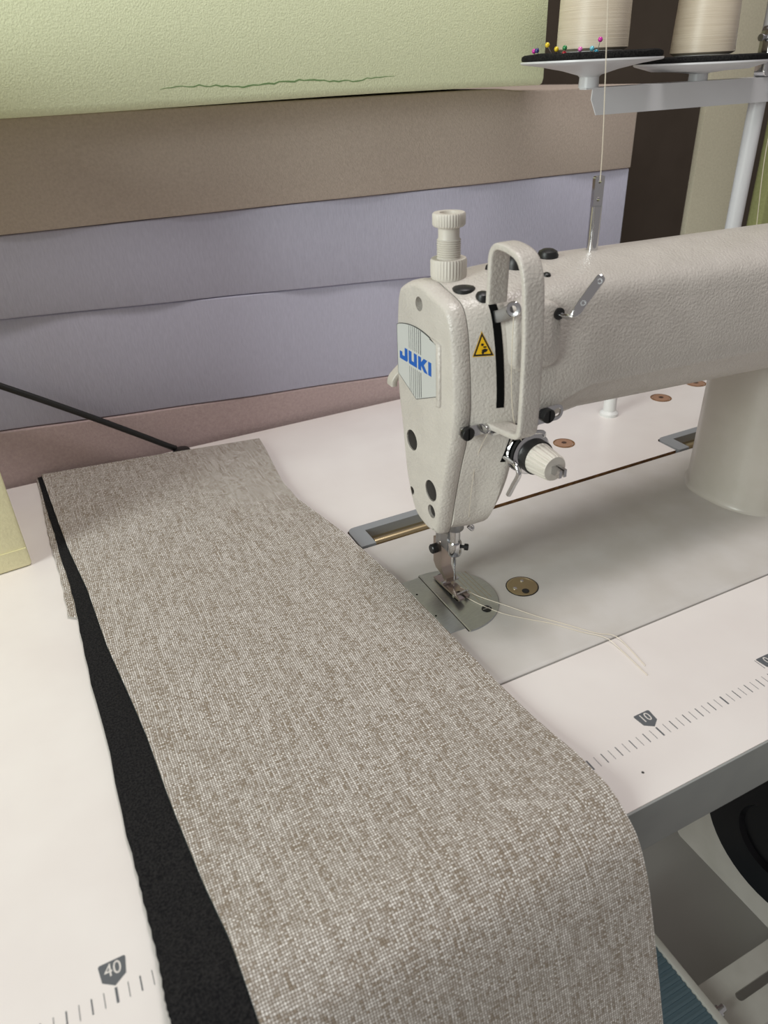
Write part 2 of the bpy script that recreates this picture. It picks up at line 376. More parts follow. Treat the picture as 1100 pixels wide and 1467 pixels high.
# body: head, arm as lofted sections along x (y, z)
S = {
-.0086: [(.022, .0575), (-.0085, .0620), (-.0153, .0904), (-.0262, .1310), (-.0300, .1656), (-.0268, .1960), (-.0205, .2122), (-.0080, .2172), (.0100, .2212), (.0320, .2165), (.0410, .2100), (.0445, .1885), (.0452, .1500), (.0360, .0880)],
.0050: [(.022, .0570), (-.0110, .0610), (-.0205, .0900), (-.0335, .1310), (-.0368, .1600), (-.0322, .1950), (-.0255, .2130), (-.0110, .2190), (.0100, .2220), (.0320, .2175), (.0410, .2105), (.0445, .1885), (.0452, .1500), (.0360, .0880)],
.0150: [(.022, .0570), (-.0125, .0620), (-.0290, .0930), (-.0380, .1310), (-.0400, .1600), (-.0360, .1950), (-.0290, .2140), (-.0130, .2200), (.0100, .2230), (.0320, .2185), (.0410, .2110), (.0445, .1890), (.0452, .1500), (.0360, .0880)],
.0185: [(.019, .0620), (-.0120, .0680), (-.0290, .0965), (-.0380, .1320), (-.0404, .1600), (-.0368, .1950), (-.0296, .2142), (-.0135, .2203), (.0100, .2232), (.0320, .2188), (.0410, .2112), (.0445, .1892), (.0452, .1510), (.0350, .0920)],
.0205: [(.014, .0800), (-.0120, .0840), (-.0270, .1040), (-.0380, .1340), (-.0406, .1610), (-.0372, .1955), (-.0300, .2144), (-.0138, .2206), (.0100, .2234), (.0320, .2190), (.0410, .2114), (.0446, .1896), (.0452, .1520), (.0340, .1000)],
.0260: [(.020, .1080), (-.0200, .1120), (-.0330, .1230), (-.0395, .1400), (-.0410, .1640), (-.0378, .1960), (-.0310, .2148), (-.0142, .2210), (.0100, .2238), (.0320, .2196), (.0412, .2118), (.0447, .1905), (.0452, .1550), (.0380, .1200)],
.0350: [(.028, .1260), (-.0240, .1290), (-.0370, .1400), (-.0410, .1480), (-.0414, .1690), (-.0382, .1970), (-.0320, .2150), (-.0146, .2214), (.0100, .2242), (.0320, .2200), (.0414, .2120), (.0448, .1915), (.0452, .1590), (.0410, .1360)],
.0500: [(.033, .1330), (-.0240, .1350), (-.0395, .1500), (-.0418, .1560), (-.0418, .1740), (-.0384, .1980), (-.0328, .2152), (-.0150, .2220), (.0090, .2248), (.0310, .2205), (.0414, .2120), (.0450, .1930), (.0452, .1640), (.0420, .1440)],
.0700: [(.035, .1350), (-.0240, .1370), (-.0405, .1560), (-.0424, .1620), (-.0420, .1770), (-.0386, .1990), (-.0330, .2152), (-.0150, .2224), (.0080, .2252), (.0300, .2210), (.0410, .2120), (.0450, .1940), (.0452, .1680), (.0420, .1480)],
.1600: [(.036, .1320), (-.0250, .1330), (-.0420, .1525), (-.0440, .1590), (-.0430, .1740), (-.0394, .1960), (-.0335, .2118), (-.0155, .2200), (.0080, .2232), (.0300, .2190), (.0410, .2100), (.0450, .1920), (.0452, .1660), (.0420, .1460)],
.2600: [(.038, .1280), (-.0270, .1290), (-.0440, .1480), (-.0460, .1550), (-.0450, .1700), (-.0410, .1930), (-.0345, .2080), (-.0160, .2175), (.0080, .2212), (.0300, .2170), (.0410, .2080), (.0450, .1900), (.0452, .1640), (.0420, .1420)],
.4150: [(.040, .1200), (-.0300, .1210), (-.0460, .1400), (-.0480, .1470), (-.0470, .1650), (-.0430, .1900), (-.0360, .2040), (-.0170, .2140), (.0080, .2180), (.0300, .2140), (.0410, .2050), (.0450, .1880), (.0452, .1600), (.0420, .1380)]}
SX = sorted(S)
def section(x):
    for a, b in zip(SX, SX[1:]):
        if x <= b: t = (x-a)/(b-a); return [(p[0]+(q[0]-p[0])*t, p[1]+(q[1]-p[1])*t) for p, q in zip(S[a], S[b])]
    return S[SX[-1]]
def front_y(x, z):
    P = closed_spline(section(max(x, SX[0])), 6); best = None
    for (y0, z0), (y1, z1) in zip(P, P[1:]+P[:1]):
        if y0 < .005 and y1 < .005 and min(z0, z1) <= z <= max(z0, z1) and z1 != z0:
            y = y0+(y1-y0)*(z-z0)/(z1-z0); best = y if best is None else min(best, y)
    return best if best is not None else -.03
def top_z(x, y):
    P = closed_spline(section(max(x, SX[0])), 6); best = 0
    for (y0, z0), (y1, z1) in zip(P, P[1:]+P[:1]):
        if min(y0, y1) <= y <= max(y0, y1) and y1 != y0: best = max(best, z0+(z1-z0)*(y-y0)/(y1-y0))
    return best
xs = [-.0086, -.004, .0005, .005, .0085, .012, .015, .0168, .0185, .0195, .0205, .0225, .026, .030, .035, .042, .05, .06, .07, .09, .12, .16, .21, .26, .33, .415]
mesh('arm', *g_loft([[(x, y, z) for y, z in closed_spline(section(x), 5)] for x in xs]), PAINT, mc, 50)
# pillar
pil = [(.2640, .0350), (.2575, .0240), (.2560, .0080), (.2580, -.0130), (.2652, -.0282), (.2770, -.0388), (.300, -.0460), (.345, -.0480), (.405, -.0470), (.413, -.03), (.413, .04), (.405, .058), (.33, .060), (.285, .052)]
ps = closed_spline(pil, 4)
prof = [(-.0025, -.0002), (-.0012, .0006), (-.0004, .002), (0, .006), (.0005, .05), (.0008, .10), (.0004, .13), (-.001, .15)]
mesh('pillar', *g_loft([[(x, y, z) for x, y in offset(ps, d)] for d, z in prof]), PAINT_S, mc, 40)
# face plate with round openings
FO = [(.010, .0560), (-.003, .0568), (-.0085, .0610), (-.0153, .0904), (-.0214, .1147), (-.0262, .1310), (-.0294, .1485), (-.0300, .1656), (-.0280, .1855), (-.0255, .2008), (-.0208, .2115), (-.0130, .2158), (-.001, .2186), (.0100, .2212), (.0220, .2203), (.034, .2162), (.0405, .2100), (.0440, .1900), (.0452, .1500), (.0405, .1190), (.0356, .0860), (.0250, .0625)]
fo = closed_spline(FO, 5)
steps = [(-.0090, .0002), (-.0094, 0), (-.0135, .0002), (-.0160, .0009), (-.0178, .0020), (-.0187, .0032), (-.0190, .0045)]
holes = [(.0123, .2085, .0042, .006), (.0248, .1156, .0072, .0016), (-.0003, .0893, .0074, .0016), (.0262, .0765, .0030, .003), (-.0010, .0738, .0048, .006)]
vs, fs = g_loft([[(x, y, z) for y, z in offset(fo, d)] for x, d in steps], True, False)
inner = offset(fo, .0045); lv = len(vs)
loops = [inner]+[circ(a, b, r, 24) for a, b, r, _ in holes]
flat = [p for l in loops for p in l]; base = lv-len(inner)
idx = list(range(base, lv))+list(range(lv, lv+24*len(holes)))
vs += [V((-.0190, p[0], p[1])) for l in loops[1:] for p in l]
fs += [[idx[i] for i in t] for t in tessellate_polygon([[V((p[0], p[1], 0)) for p in l] for l in loops])]
for h, (a, b, r, dp) in enumerate(holes):
    k0 = lv+24*h; k1 = len(vs); vs += [V((-.0190+dp, p[0], p[1])) for p in circ(a, b, r, 24)]
    for i in range(24): j = (i+1) % 24; fs.append([k0+i, k0+j, k1+j, k1+i])
    fs.append([k1+i for i in range(24)])
fp = mesh('face_plate', vs, fs, PAINT, mc, 40)
mesh('seam_gap', *g_loft([[(x, y, z) for y, z in offset(fo, d)] for x, d in ((-.0091, .0005), (-.0085, .0005))]), BLACK, mc)  # black ring set into the plate seam, shade of the gap as colour
for (a, b, r, dp) in (holes[1], holes[2]):
    lathe('rubber_plug', [(r-.0003, 0), (r-.0003, .0008), (r*.7, .0011), (r*.3, .0012)], (-.0190+dp, a, b), BLACK, fp, axis=(-1, 0, 0))
a, b, r, dp = holes[4]; lathe('screw', [(r*.86, 0), (r*.86, .0042), (r*.6, .0048)], (-.0190+dp, a, b), BLACK, fp, axis=(-1, 0, 0))
a, b, r, dp = holes[0]; lathe('screw', [(r*.7, 0), (r*.7, .001)], (-.0190+dp, a, b), STEEL_D, fp, axis=(-1, 0, 0))
a, b, r, dp = holes[3]; lathe('screw', [(r*.95, 0), (r*.95, .001)], (-.0190+dp, a, b), BLACK, fp, axis=(-1, 0, 0))
# badge: y runs to the left in view
BC = .0166; BH = .0253
bt = [(BC+BH*(1-2*k/12), .1895+.0042*(1-(1-2*k/12)**2)) for k in range(13)]
bo_ = bt+[(BC-BH, .1580), (BC, .1478), (BC+BH, .1580)]
bo_ = [(min(y, .0405), z) for y, z in bo_]
rim = [(BC-BH-.0052, .1908), (BC-BH-.0052, .1540), (BC-BH-.0040, .1522), (BC-BH-.0010, .1516), (BC-BH-.0006, .1530), (BC-BH-.0006, .1902), (BC-BH+.006, .1917), (BC-BH+.006, .1925), (BC-BH-.002, .1918)]
mesh('badge_rim', *g_loft([[(x, y, z) for y, z in offset(rim, d)] for x, d in ((-.0185, 0), (-.0200, .0002), (-.0206, .0009))]), PAINT, fp, 60)
bg = plate('badge', bo_, [], YZ, -.0185, -.0196, BADGE, fp)
mesh('badge_outline', *g_plate(offset(bo_, -.0003), [offset(bo_, .0001)], YZ, -.0185, -.01965), DGREY, bg)
JL = .0372; JW = .0402
def lp(s, t): return (JL-JW*s, .1688+.0083*t)
LET = [[(.17, 1), (.255, 1), (.255, .12), (.235, 0), (0, 0), (0, .58), (.078, .58), (.078, .33), (.17, .33)],
       [(.300, 1), (.385, 1), (.385, .30), (.470, .30), (.470, 1), (.555, 1), (.555, 0), (.315, 0), (.300, .1)],
       [(.605, 1), (.690, 1), (.690, .62), (.775, 1), (.880, 1), (.775, .52), (.890, 0), (.790, 0), (.690, .42), (.690, 0), (.605, 0)],
       [(.915, 1), (1, 1), (1, 0), (.915, 0)]]
for L in LET: plate('letter', [lp(*q) for q in L], [], YZ, -.0195, -.01985, BLUE, bg)
sv = []
for k, wd in enumerate((.0003, .0003, .0004, .0005, .0004, .0006, .0007)):
    y = .0245-.0027*k*.9
    zt = .1895+.0042*(1-((y-BC)/BH)**2)-.0004; zb = .1478+.0102*abs(y-BC)/BH+.0006
    for a, b in ((.1785, zt), (zb, .1672)): sv.append(g_box(-.01968, -.0195, y-wd/2, y+wd/2, a, b))
mesh('badge_stripes', *merge(*sv), DGREY, bg)
# take-up slot and lower slot (dark strips that follow the front)
def front_strip(name, pts, half, mat, lift=.00025, parent=mc):
    vs, fs = [], []; P = []
    for (xa, za), (xb, zb) in zip(pts, pts[1:]):
        for k in range(8): t = k/8; P.append((xa+(xb-xa)*t, za+(zb-za)*t))
    P.append(pts[-1])
    for x, z in P:
        for s in (-1, 1): vs.append(V((x+s*half, front_y(x+s*half, z)-lift, z)))
        for s in (1, -1): vs.append(V((x+s*half, front_y(x+s*half, z)+.004, z)))
    for i in range(len(P)-1):
        for k in range(4): j = (k+1) % 4; fs.append([i*4+k, i*4+j, i*4+4+j, i*4+4+k])
    fs += [[0, 1, 2, 3], [len(vs)-4+k for k in range(4)]]
    return mesh(name, vs, fs, mat, parent, 60)
front_strip('take_up_slot', [(.0062, .2165), (.0062, .2125), (.0066, .19), (.0066, .1555)], .0021, SLOT)
front_strip('lever_slot', [(.0175, .1440), (.0135, .1170)], .0021, SLOT)
# warning sticker
def sticker(name, tri, mat, lift, parent):
    (ax, az), (bx, bz), (cx, cz) = tri; vs, fs, n = [], [], 10; ix = {}
    for i in range(n+1):
        for j in range(n+1-i):
            a = i/n; b = j/n; c = 1-a-b; x = ax*a+bx*b+cx*c; z = az*a+bz*b+cz*c
            ix[i, j] = len(vs); vs.append(V((x, front_y(x, z)-lift, z)))
    for i in range(n):
        for j in range(n-i):
            fs.append([ix[i, j], ix[i+1, j], ix[i, j+1]])
            if i+j < n-1: fs.append([ix[i+1, j], ix[i+1, j+1], ix[i, j+1]])
    k = len(vs); vs += [p+V((0, .0003, 0)) for p in vs]; fs += [[q+k for q in f] for f in fs[:]]
    return mesh(name, vs, fs, mat, parent, 180)
T = [(-.00190, .2000), (-.0078, .1862), (.0038, .1862)]; TC = (sum(p[0] for p in T)/3, sum(p[1] for p in T)/3)
sc = lambda k: [(TC[0]+(p[0]-TC[0])*k, TC[1]+(p[1]-TC[1])*k) for p in T]
wt = sticker('warning_sticker', T, YELLOW, .0001, mc)
sticker('sticker_border', sc(.93), INK, .00018, wt); sticker('sticker_field', sc(.70), YELLOW, .00026, wt)
def blob(cx, cz, rx, rz, pts=14):
    P = [(cx+rx*math.cos(t*2*math.pi/pts)*(1+.18*math.sin(t*2.3)), cz+rz*math.sin(t*2*math.pi/pts)) for t in range(pts)]
    y = min(front_y(x, z) for x, z in P)-.00034; return g_plate(P, [], XZ, y, y+.0006)
mesh('sticker_hand', *merge(blob(-.0014, .1897, .0018, .0009), blob(-.0022, .1885, .0007, .0009), blob(-.0022, .1928, .0008, .0007), blob(-.0010, .1915, .0010, .0004)), INK, wt)
# raised boss carrying the arm thread guide
bp = rrect(.0110, .0435, .1760, .2130, .008)
mesh('guide_boss', *g_loft([[(x, min(front_y(min(max(x, .011), .06), min(z, .210))+.004, y0) if False else y0+(.0 if z < .2 else (z-.2)*.25), z) for x, z in offset(bp, d)] for y0, d in ((-.0330, 0), (-.0410, .0001), (-.0424, .0008), (-.0430, .0022))]), PAINT, mc, 60)
gd = tube('arm_thread_guide', [(.0400, -.041, .2062), (.0408, -.0475, .2058), (.0425, -.0520, .2078), (.0475, -.0525, .2138), (.0535, -.0525, .2202), (.0592, -.0525, .2262)], .0026, CHROME, mc, 12, 10, .0011, (0.45, -.75, -.40), rf=lambda t: (.45 if t < .35 else min(1., .45+(t-.35)*5))*(math.sqrt(max(.02, 1-((t-.93)/.07)**2)) if t > .93 else 1))
for x, z in ((.0470, .2134), (.0568, .2236)): lathe('eyelet', [(.0016, -.0004), (.0016, .0007), (.0009, .0007), (.0009, -.0004)], (x, -.0535, z), STEEL_D, gd, axis=(-.7, -.5, .5), n=16)
lathe('guide_socket', [(.0034, 0), (.0034, .0012), (.0026, .0016)], (.0400, -.0418, .2062), BLACKM, mc, axis=(0, -1, 0))
# take-up lever
tl = tube('take_up_lever', [(.0066, -.020, .2040), (.0064, -.034, .2085), (.0066, -.0440, .2140)], .0034, STEEL_D, mc, 10, 5, .0010, (0, -.35, .94))
lathe('lever_eye', [(.0018, -.0013), (.0040, -.0011), (.0042, .0004), (.0036, .0013), (.0019, .0012), (.0018, -.0013)], (.0070, -.0452, .2148), CHROME, tl, axis=(-.75, -.6, .1), n=20, cap=False)
# take-up guard: a flat white loop
def guard():
    mid = .0062; P = [(-.0300, .2150), (-.0305, .2300), (-.0310, .2400), (-.0335, .2445), (-.0380, .2462), (-.0480, .2455), (-.0560, .2425), (-.0605, .2350), (-.0625, .2240), (-.0645, .2000), (-.0650, .1750), (-.0648, .1560), (-.0638, .1500), (-.0600, .1475), (-.0520, .1462), (-.0330, .1440)]
    path = [V((mid, y, z)) for y, z in P]; path = smooth_path(path, 4)
    return g_tube(path, .0062, 20, .0019, (1, 0, 0))
mesh('take_up_guard', *guard(), PAINT, mc, 50)
# top: pressure regulator, plugs
reg = (.0005, .0115)
kz = top_z(.0005, .0115)
rg = lathe('regulator_nut', [(.0098, -.002), (.0104, .0003), (.0106, .0014), (.0106, .0094), (.0100, .0106), (.0072, .0106)], (*reg, kz), PLAST, mc, n=144, ribs=36, ribd=.0005, ribrange=(2, 3))
thr = [(.0070, .0100)]
for k in range(9): thr += [(.0070, .0110+.0012*k), (.0064, .0116+.0012*k)]
lathe('regulator_screw', thr+[(.0061, .0222), (.0061, .0275)], (*reg, kz), PLAST, rg, sm=20)
lathe('regulator_head', [(.0062, .0272), (.0086, .0280), (.0094, .0290), (.0094, .0345), (.0088, .0352), (.0054, .0352), (.0050, .0325), (.001, .0325)], (*reg, kz), PLAST, rg, n=144, ribs=36, ribd=.0004, ribrange=(2, 3))
def plug(x, y, r, h=.0025):
    lathe('oil_plug', [(r, -.004), (r, h*.3), (r*.85, h*.75), (r*.5, h), (r*.1, h*1.05)], (x, y, top_z(x, y)-.0004), BLACK, mc, axis=(0, -.15 if y < -.01 else 0, 1), n=24)
plug(-.0005, -.0070, .0066, .0015); plug(.0040, -.0200, .0042, .003); plug(.0400, .0010, .0070, .0080); plug(.0670, .0060, .0065, .005); plug(.0250, .006, .0025, .003); plug(.0485, -.018, .0024, .002)
# thread rod on the arm
rd = tube('thread_rod', [(.1030, .0085, .2180), (.1030, .0085, .2500)], .0036, CHROME, mc, 18, 1)
rp = rrect(.0994, .1066, .2490, .2670, .0012, 3)
plate('rod_blade', rp, [circ(.1030, .2640, .0013, 12), circ(.1030, .2540, .0013, 12)], XZ, .0073, .0097, CHROME, rd)
# thread guides with slotted black screws
def slot_screw(x, y, z, r, parent):
    s = lathe('screw', [(r, 0), (r, .0026), (r*.9, .0031)], (x, y, z), BLACKM, parent, axis=(0, -1, 0), n=24)
    mesh('screw_slot', *g_box(x-.0004, x+.0004, y-.00325, y-.0029, z-r*.85, z+r*.85), SLOT, s if parent is mc else parent)
yl = -.0295
gl = plate('lower_thread_guide', rrect(-.0165, .0060, .1385, .1455, .0030), [circ(-.0125, .1420, .0012, 10)], XZ, yl-.0016, yl-.0026, CHROME, mc)
mesh('guide_base', *g_box(-.0150, -.0060, yl-.0016, yl+.004, .1395, .1445), STEEL_D, gl)
slot_screw(-.0127, yl-.0026, .1420, .0042, gl)
for k, xx in enumerate((-.0012, .0022, .0056)):
    tube('guide_finger', [(xx, yl-.002, .1452), (xx, yl-.0068, .1450), (xx+.0006, yl-.0086, .1430), (xx+.0002, yl-.0070, .1408), (xx, yl-.002, .1402)], .0011, CHROME, gl, 8, 4, .0005, (1, 0, 0))
mesh('guide_bracket', *g_plate(rrect(.0005, .0080, .1395, .1410, .0004), [], XZ, yl-.0095, yl-.002), CHROME, gl)
ya = front_y(.036, .150)-.0008
ga = plate('arm_lower_guide', rrect(.0185, .0468, .1425, .1525, .0048), [rrect(.0395, .0450, .1448, .1502, .0022)], XZ, ya-.0022, ya-.0034, CHROME, mc)
mesh('guide_base', *g_box(.024, .038, ya-.0022, -.034, .1435, .1510), STEEL_D, ga)
slot_screw(.0345, ya-.0034, .1475, .0044, ga)
tube('guide_finger', [(.0205, ya-.003, .1432), (.0205, ya-.008, .1418), (.0270, ya-.0105, .1412), (.0285, ya-.0105, .1380)], .0012, CHROME, ga, 8, 4, .0005, (0, 0, 1))
# tension assembly on its boss
TA = (.0272, .0042, .1228)
tn = lathe('tension_boss', [(.0105, .015), (.0105, .037), (.0098, .0395)], TA, PAINT, mc, axis=(0, -1, 0))
lathe('tension_disc', [(.0085, .0395), (.0135, .0400), (.0142, .0412), (.0135, .0424), (.006, .0428)], TA, CHROME, tn, axis=(0, -1, 0), n=40)
lathe('tension_disc', [(.006, .0434), (.0130, .0437), (.0138, .0448), (.0128, .0458), (.006, .0460)], TA, BLACKM, tn, axis=(0, -1, 0), n=40)
lathe('tension_disc', [(.006, .0464), (.0125, .0466), (.0134, .0476), (.0122, .0484), (.005, .0488)], TA, CHROME, tn, axis=(0, -1, 0), n=40)
lathe('spring_housing', [(.0060, .0484), (.0108, .0486), (.0108, .0545), (.0060, .0550)], TA, BLACK, tn, axis=(0, -1, 0), n=40)
lathe('tension_knob', [(.0080, .0540), (.0098, .0546), (.0096, .0560), (.0082, .0690), (.0076, .0700), (.0075, .0703)], TA, PLAST, tn, axis=(0, -1, 0), n=120, ribs=20, ribd=.0007, ribrange=(2, 3))
mesh('tension_stud', *merge(g_box(.0246, .0265, -.0735, -.0640, .1204, .1252), g_box(.0279, .0298, -.0735, -.0640, .1204, .1252)), CHROME, tn)
sp = [V((.0272+.0132*math.cos(a), -.0356-.0006*a/3, .1228+.0132*math.sin(a))) for a in [2.0+.25*k for k in range(22)]]
mesh('check_spring', *g_tube(sp, .0006, 8), CHROME, tn, 60)
tube('spring_arm', [sp[-1], (.0300, -.0420, .1440), (.0360, -.0440, .1448)], .0004, BLACKM, tn, 6, 4)
# knee lever hook hanging from the lower slot
tube('thread_release_hook', [(.0135, -.030, .1205), (.0138, -.0410, .1205), (.0138, -.0470, .1195), (.0142, -.0492, .1150), (.0140, -.0450, .1060), (.0140, -.0402, .0965)], .0017, CHROME, mc, 12, 5)
# hand lifter behind the head
tube('hand_lifter', [(-.006, .040, .166), (-.012, .0455, .160), (-.0195, .0480, .152), (-.0205, .0485, .147)], .0040, PAINT_S, mc, 12, 4, .0022, (0, 1, 0))
# needle bar, needle clamp, needle
lathe('bar_bushing', [(.0062, .066), (.0062, .0545), (.0056, .0536)], (0, 0, 0), STEEL_D, mc, n=28)
nb = lathe('needle_bar', [(.0037, .060), (.0037, .0345)], (0, 0, 0), CHROME, mc, n=28)
lathe('needle_clamp', [(.0046, .0430), (.0048, .0425), (.0048, .0335), (.0042, .0322), (.0030, .0318)], (0, 0, 0), CHROME, nb, n=28)
lathe('clamp_screw', [(.0012, .004), (.0012, .0068), (.0024, .0068), (.0024, .0092), (.0019, .0096)], (0, 0, .0395), BLACKM, nb, axis=(.75, -.66, 0), n=16)
tube('bar_thread_guide', [(.0055, -.003, .0585), (.0085, -.0045, .0575), (.0112, -.0052, .0545), (.0100, -.0060, .0530), (.0072, -.0052, .0560)], .0011, CHROME, nb, 8, 4)
lathe('needle', [(.0011, .0330), (.0011, .0240), (.0006, .0215), (.0006, .0040), (.0001, .0015)], (0, 0, 0), CHROME, nb, n=14)
# presser bar and foot
pb = lathe('presser_bar', [(.0050, .066), (.0050, .0340)], (0, .0165, 0), STEEL_D, mc, n=24)
mesh('bar_bracket', *g_plate(rrect(-.0045, .0035, .0330, .0490, .0022), [], XZ, .0030, .0118), STEEL_D, pb)
pfz = [(.0225, .0365), (.0225, .0150), (.0190, .0110), (.0100, .0095), (.0085, .0075), (.0035, .0070), (.0035, .0100), (.0080, .0118), (.0110, .0160), (.0110, .0365)]
ft = mesh('presser_foot', *g_plate(pfz, [], lambda u, v, d: (d, u, v), -.0044, .0038), NICKEL, mc, 40)
lathe('foot_screw', [(.0036, 0), (.0036, .0040), (.0030, .0046)], (-.0042, .0185, .0285), BLACKM, ft, axis=(-1, 0, 0), n=20)
sole = [(-.0062, .0190), (.0035, .0190), (.0042, .0060), (.0050, -.0060), (.0052, -.0130), (.0012, -.0145), (.0012, -.0050), (-.0014, -.0050), (-.0014, -.0165), (-.0066, -.0180)]
vs, fs = g_plate(sole, [], lambda u, v, d: (u, v, d+(.0035*max(0, (-v-.010)/.008)**2 if v < -.010 else 0)), .0014, .0030)
mesh('sole', vs, fs, NICKEL, ft, 40)
tube('hinge_pin', [(-.0072, .0055, .0062), (.0062, .0055, .0062)], .0014, CHROME, ft, 10, 1)
tube('toe_rod', [(-.0062, -.0100, .0044), (.0050, -.0085, .0044)], .0007, CHROME, ft, 8, 1)
for p in ((-.0062, -.0100, .0044), (.0052, -.0085, .0044)): lathe('rod_end', [(.0012, -.0008), (.0012, .0008)], p, CHROME, ft, axis=(1, .12, 0), n=10)
# needle plate and slide plate
cx, cy, rr = -.0105, -.0080, .0366; xs_ = -.0141
a0 = math.acos((xs_-cx)/rr); npo = [(cx+rr*math.cos(a0-2*a0*k/60), cy+rr*math.sin(a0-2*a0*k/60)) for k in range(61)]
ZP = .0008
np_ = mesh('needle_plate', *g_loft(inset_plate(npo, [(.0, -.001), (0, .0003), (.0006, ZP)])), STEEL, mc, 20)
for x, y in ((.0085, -.0297), (.0005, .0185)):
    lathe('plate_screw', [(.0036, 0), (.0036, .0003), (.0028, .0005)], (x, y, ZP), BLACKM, np_, n=20)
    mesh('screw_slot', *g_box(x-.0030, x+.0030, y-.0004, y+.0004, ZP+.0004, ZP+.0006), STEEL_D, np_)
mesh('feed_slots', *merge(*[g_box(x-.0006, x+.0006, -.0125, .0105, ZP-.0002, ZP+.00005) for x in (-.0045, .0, .0045)]), SLOT, np_)
mesh('guide_lines', *merge(*[g_box(x-.00015, x+.00015, -.020, .016, ZP-.0002, ZP+.00004) for x in (.0090, .0125, .0160, .0190)]), BRASS, np_)
sl = mesh('slide_plate', *g_loft(inset_plate([(-.085, -.0395), (-.0148, -.0395), (-.0148, .0262), (-.085, .0262)], [(0, -.001), (0, .0003), (.0003, .0007)])), STEEL, mc, 20)
mesh('plate_gap', *g_box(-.0148, -.0141, -.0435, .0275, -.0008, .0002), SLOT, sl)
for x, y in ((-.0262, .0085), (-.0262, -.019)): lathe('slide_hole', [(.0008, 0), (.0008, .0001)], (x, y, .00068), SLOT, sl, n=10)
# round brass cap in the bed
cp = lathe('bed_cap', [(.0119, -.001), (.0119, .0002)], (.0457, -.0197, 0), BLACKM, mc, n=40)
lathe('cap_disc', [(.0112, 0), (.0112, .0004), (.0100, .0005), (.0098, .0003)], (.0457, -.0197, 0), BRASS, cp, n=40)
for dx, dy, r, m in ((.0035, .0052, .0013, CHROME), (-.0060, .0002, .0015, CHROME), (-.0012, -.0060, .0027, BLACK)):
    lathe('cap_hole', [(r, 0), (r, .00025), (r*.5, .0004)], (.0457+dx, -.0197+dy, .0003), m, cp, n=16)

# ------------------------------------------------------------------ threads
def thread(name, pts, label, r=.00022, group=None):
    return tag(tube(name, pts, r, THREAD, None, 6, 6), label, 'thread', group)
thread('thread_tail', [(.001, -.008, .0022), (.006, -.022, .0014), (.0150, -.0392, .0011), (.0270, -.0520, .0004), (.0385, -.0640, .0004), (.0500, -.0800, .0004), (.0600, -.0925, .0006), (.0618, -.105, -.0007), (.0602, -.1310, -.0008)], 'cream thread tail running from the foot to the table, nearer the fabric')
thread('thread_tail', [(.004, -.002, .0030), (.011, -.0160, .0016), (.0230, -.0350, .0012), (.0345, -.0530, .0004), (.0460, -.0690, .0004), (.0580, -.0860, .0004), (.0660, -.0930, .0006), (.0680, -.102, -.0007), (.0650, -.1240, -.0008)], 'cream thread tail running from the foot to the table, nearer the brass cap')
thread('feed_thread', [(.1030, .0072, .2640), (.1015, .0072, .2900), (.0965, .0085, .3535), (.0900, .010, .43)], 'cream thread rising from the chrome thread rod past the left spool', .00028)
thread('needle_thread', [(-.0005, yl-.0080, .1425), (-.0015, -.0262, .1180), (.0, -.0175, .0760), (.0090, -.0060, .0560)], 'thin cream thread down the front of the machine head', .00014)
thread('take_up_thread', [(.0070, -.0455, .2120), (.0085, -.0440, .1800), (.0130, -.0420, .1500), (.0200, -.0420, .1330)], 'thin cream thread between take-up lever eye and tension discs')
thread('stand_thread', [(.534, .236, .60), (.529, .234, .34), (.524, .233, .24), (.534, .232, .15), (.540, .232, .06)], 'cream thread hanging beside the post of the thread stand', .00035)

# ------------------------------------------------------------------ thread stand with spools
BX, BY = .517, .25
st = empty('thread_stand', (BX, BY, ZT), 'white thread stand with post and bar carrying two spool pads', 'thread stand')
tube('post', [(BX, BY, ZT), (BX, BY, .62)], .0085, POWDER, st, 24, 1)
lathe('base_nut', [(.018, 0), (.018, .008), (.012, .012)], (BX, BY, ZT), POWDER, st, n=6, sm=None)
yfb = BY-.0125; ZBT = .3040
bpf = [(.2905, .3040), (.2855, .3040), (.2850, .2960), (.2920, .2830), (.545, .2830), (.545, .3040)]
mesh('bar', *merge(g_plate(bpf, [], XZ, yfb, yfb+.0012), g_plate([(.278, yfb), (.545, yfb), (.545, yfb+.025), (.300, yfb+.025), (.280, yfb+.012)], [], XY, ZBT, ZBT+.0012), g_box(.33, .545, yfb+.0238, yfb+.025, .283, .304)), POWDER, st, 30)
bl = lathe('bolt', [(.0042, 0), (.0042, .003), (.0052, .003), (.0052, .0055), (.0040, .0062)], (.5185, yfb, .2935), CHROME, st, axis=(0, -1, 0), n=20)
mesh('bolt_cross', *merge(g_box(.5160, .5210, yfb-.0066, yfb-.0060, .2931, .2939), g_box(.5181, .5189, yfb-.0066, yfb-.0060, .2910, .2960)), BLACKM, bl)
ck = mesh('clamp', *g_loft([[(x, y, z) for x, z in offset(rrect(.5010, .528, .3050, .3500, .006), d)] for y, d in ((BY-.002, 0), (BY-.0115, 0), (BY-.0135, .0012))]), CHROME, st, 40)
for z in (.3120, .3430): lathe('clamp_screw', [(.0035, 0), (.0035, .0025), (.0024, .0032)], (.5130, BY-.0134, z), STEEL_D, ck, axis=(0, -1, 0), n=16)
lathe('side_screw', [(.0022, 0), (.0022, .005), (.0032, .005), (.0032, .0075)], (.5012, BY-.008, .3395), STEEL_D, ck, axis=(-1, 0, 0), n=14)
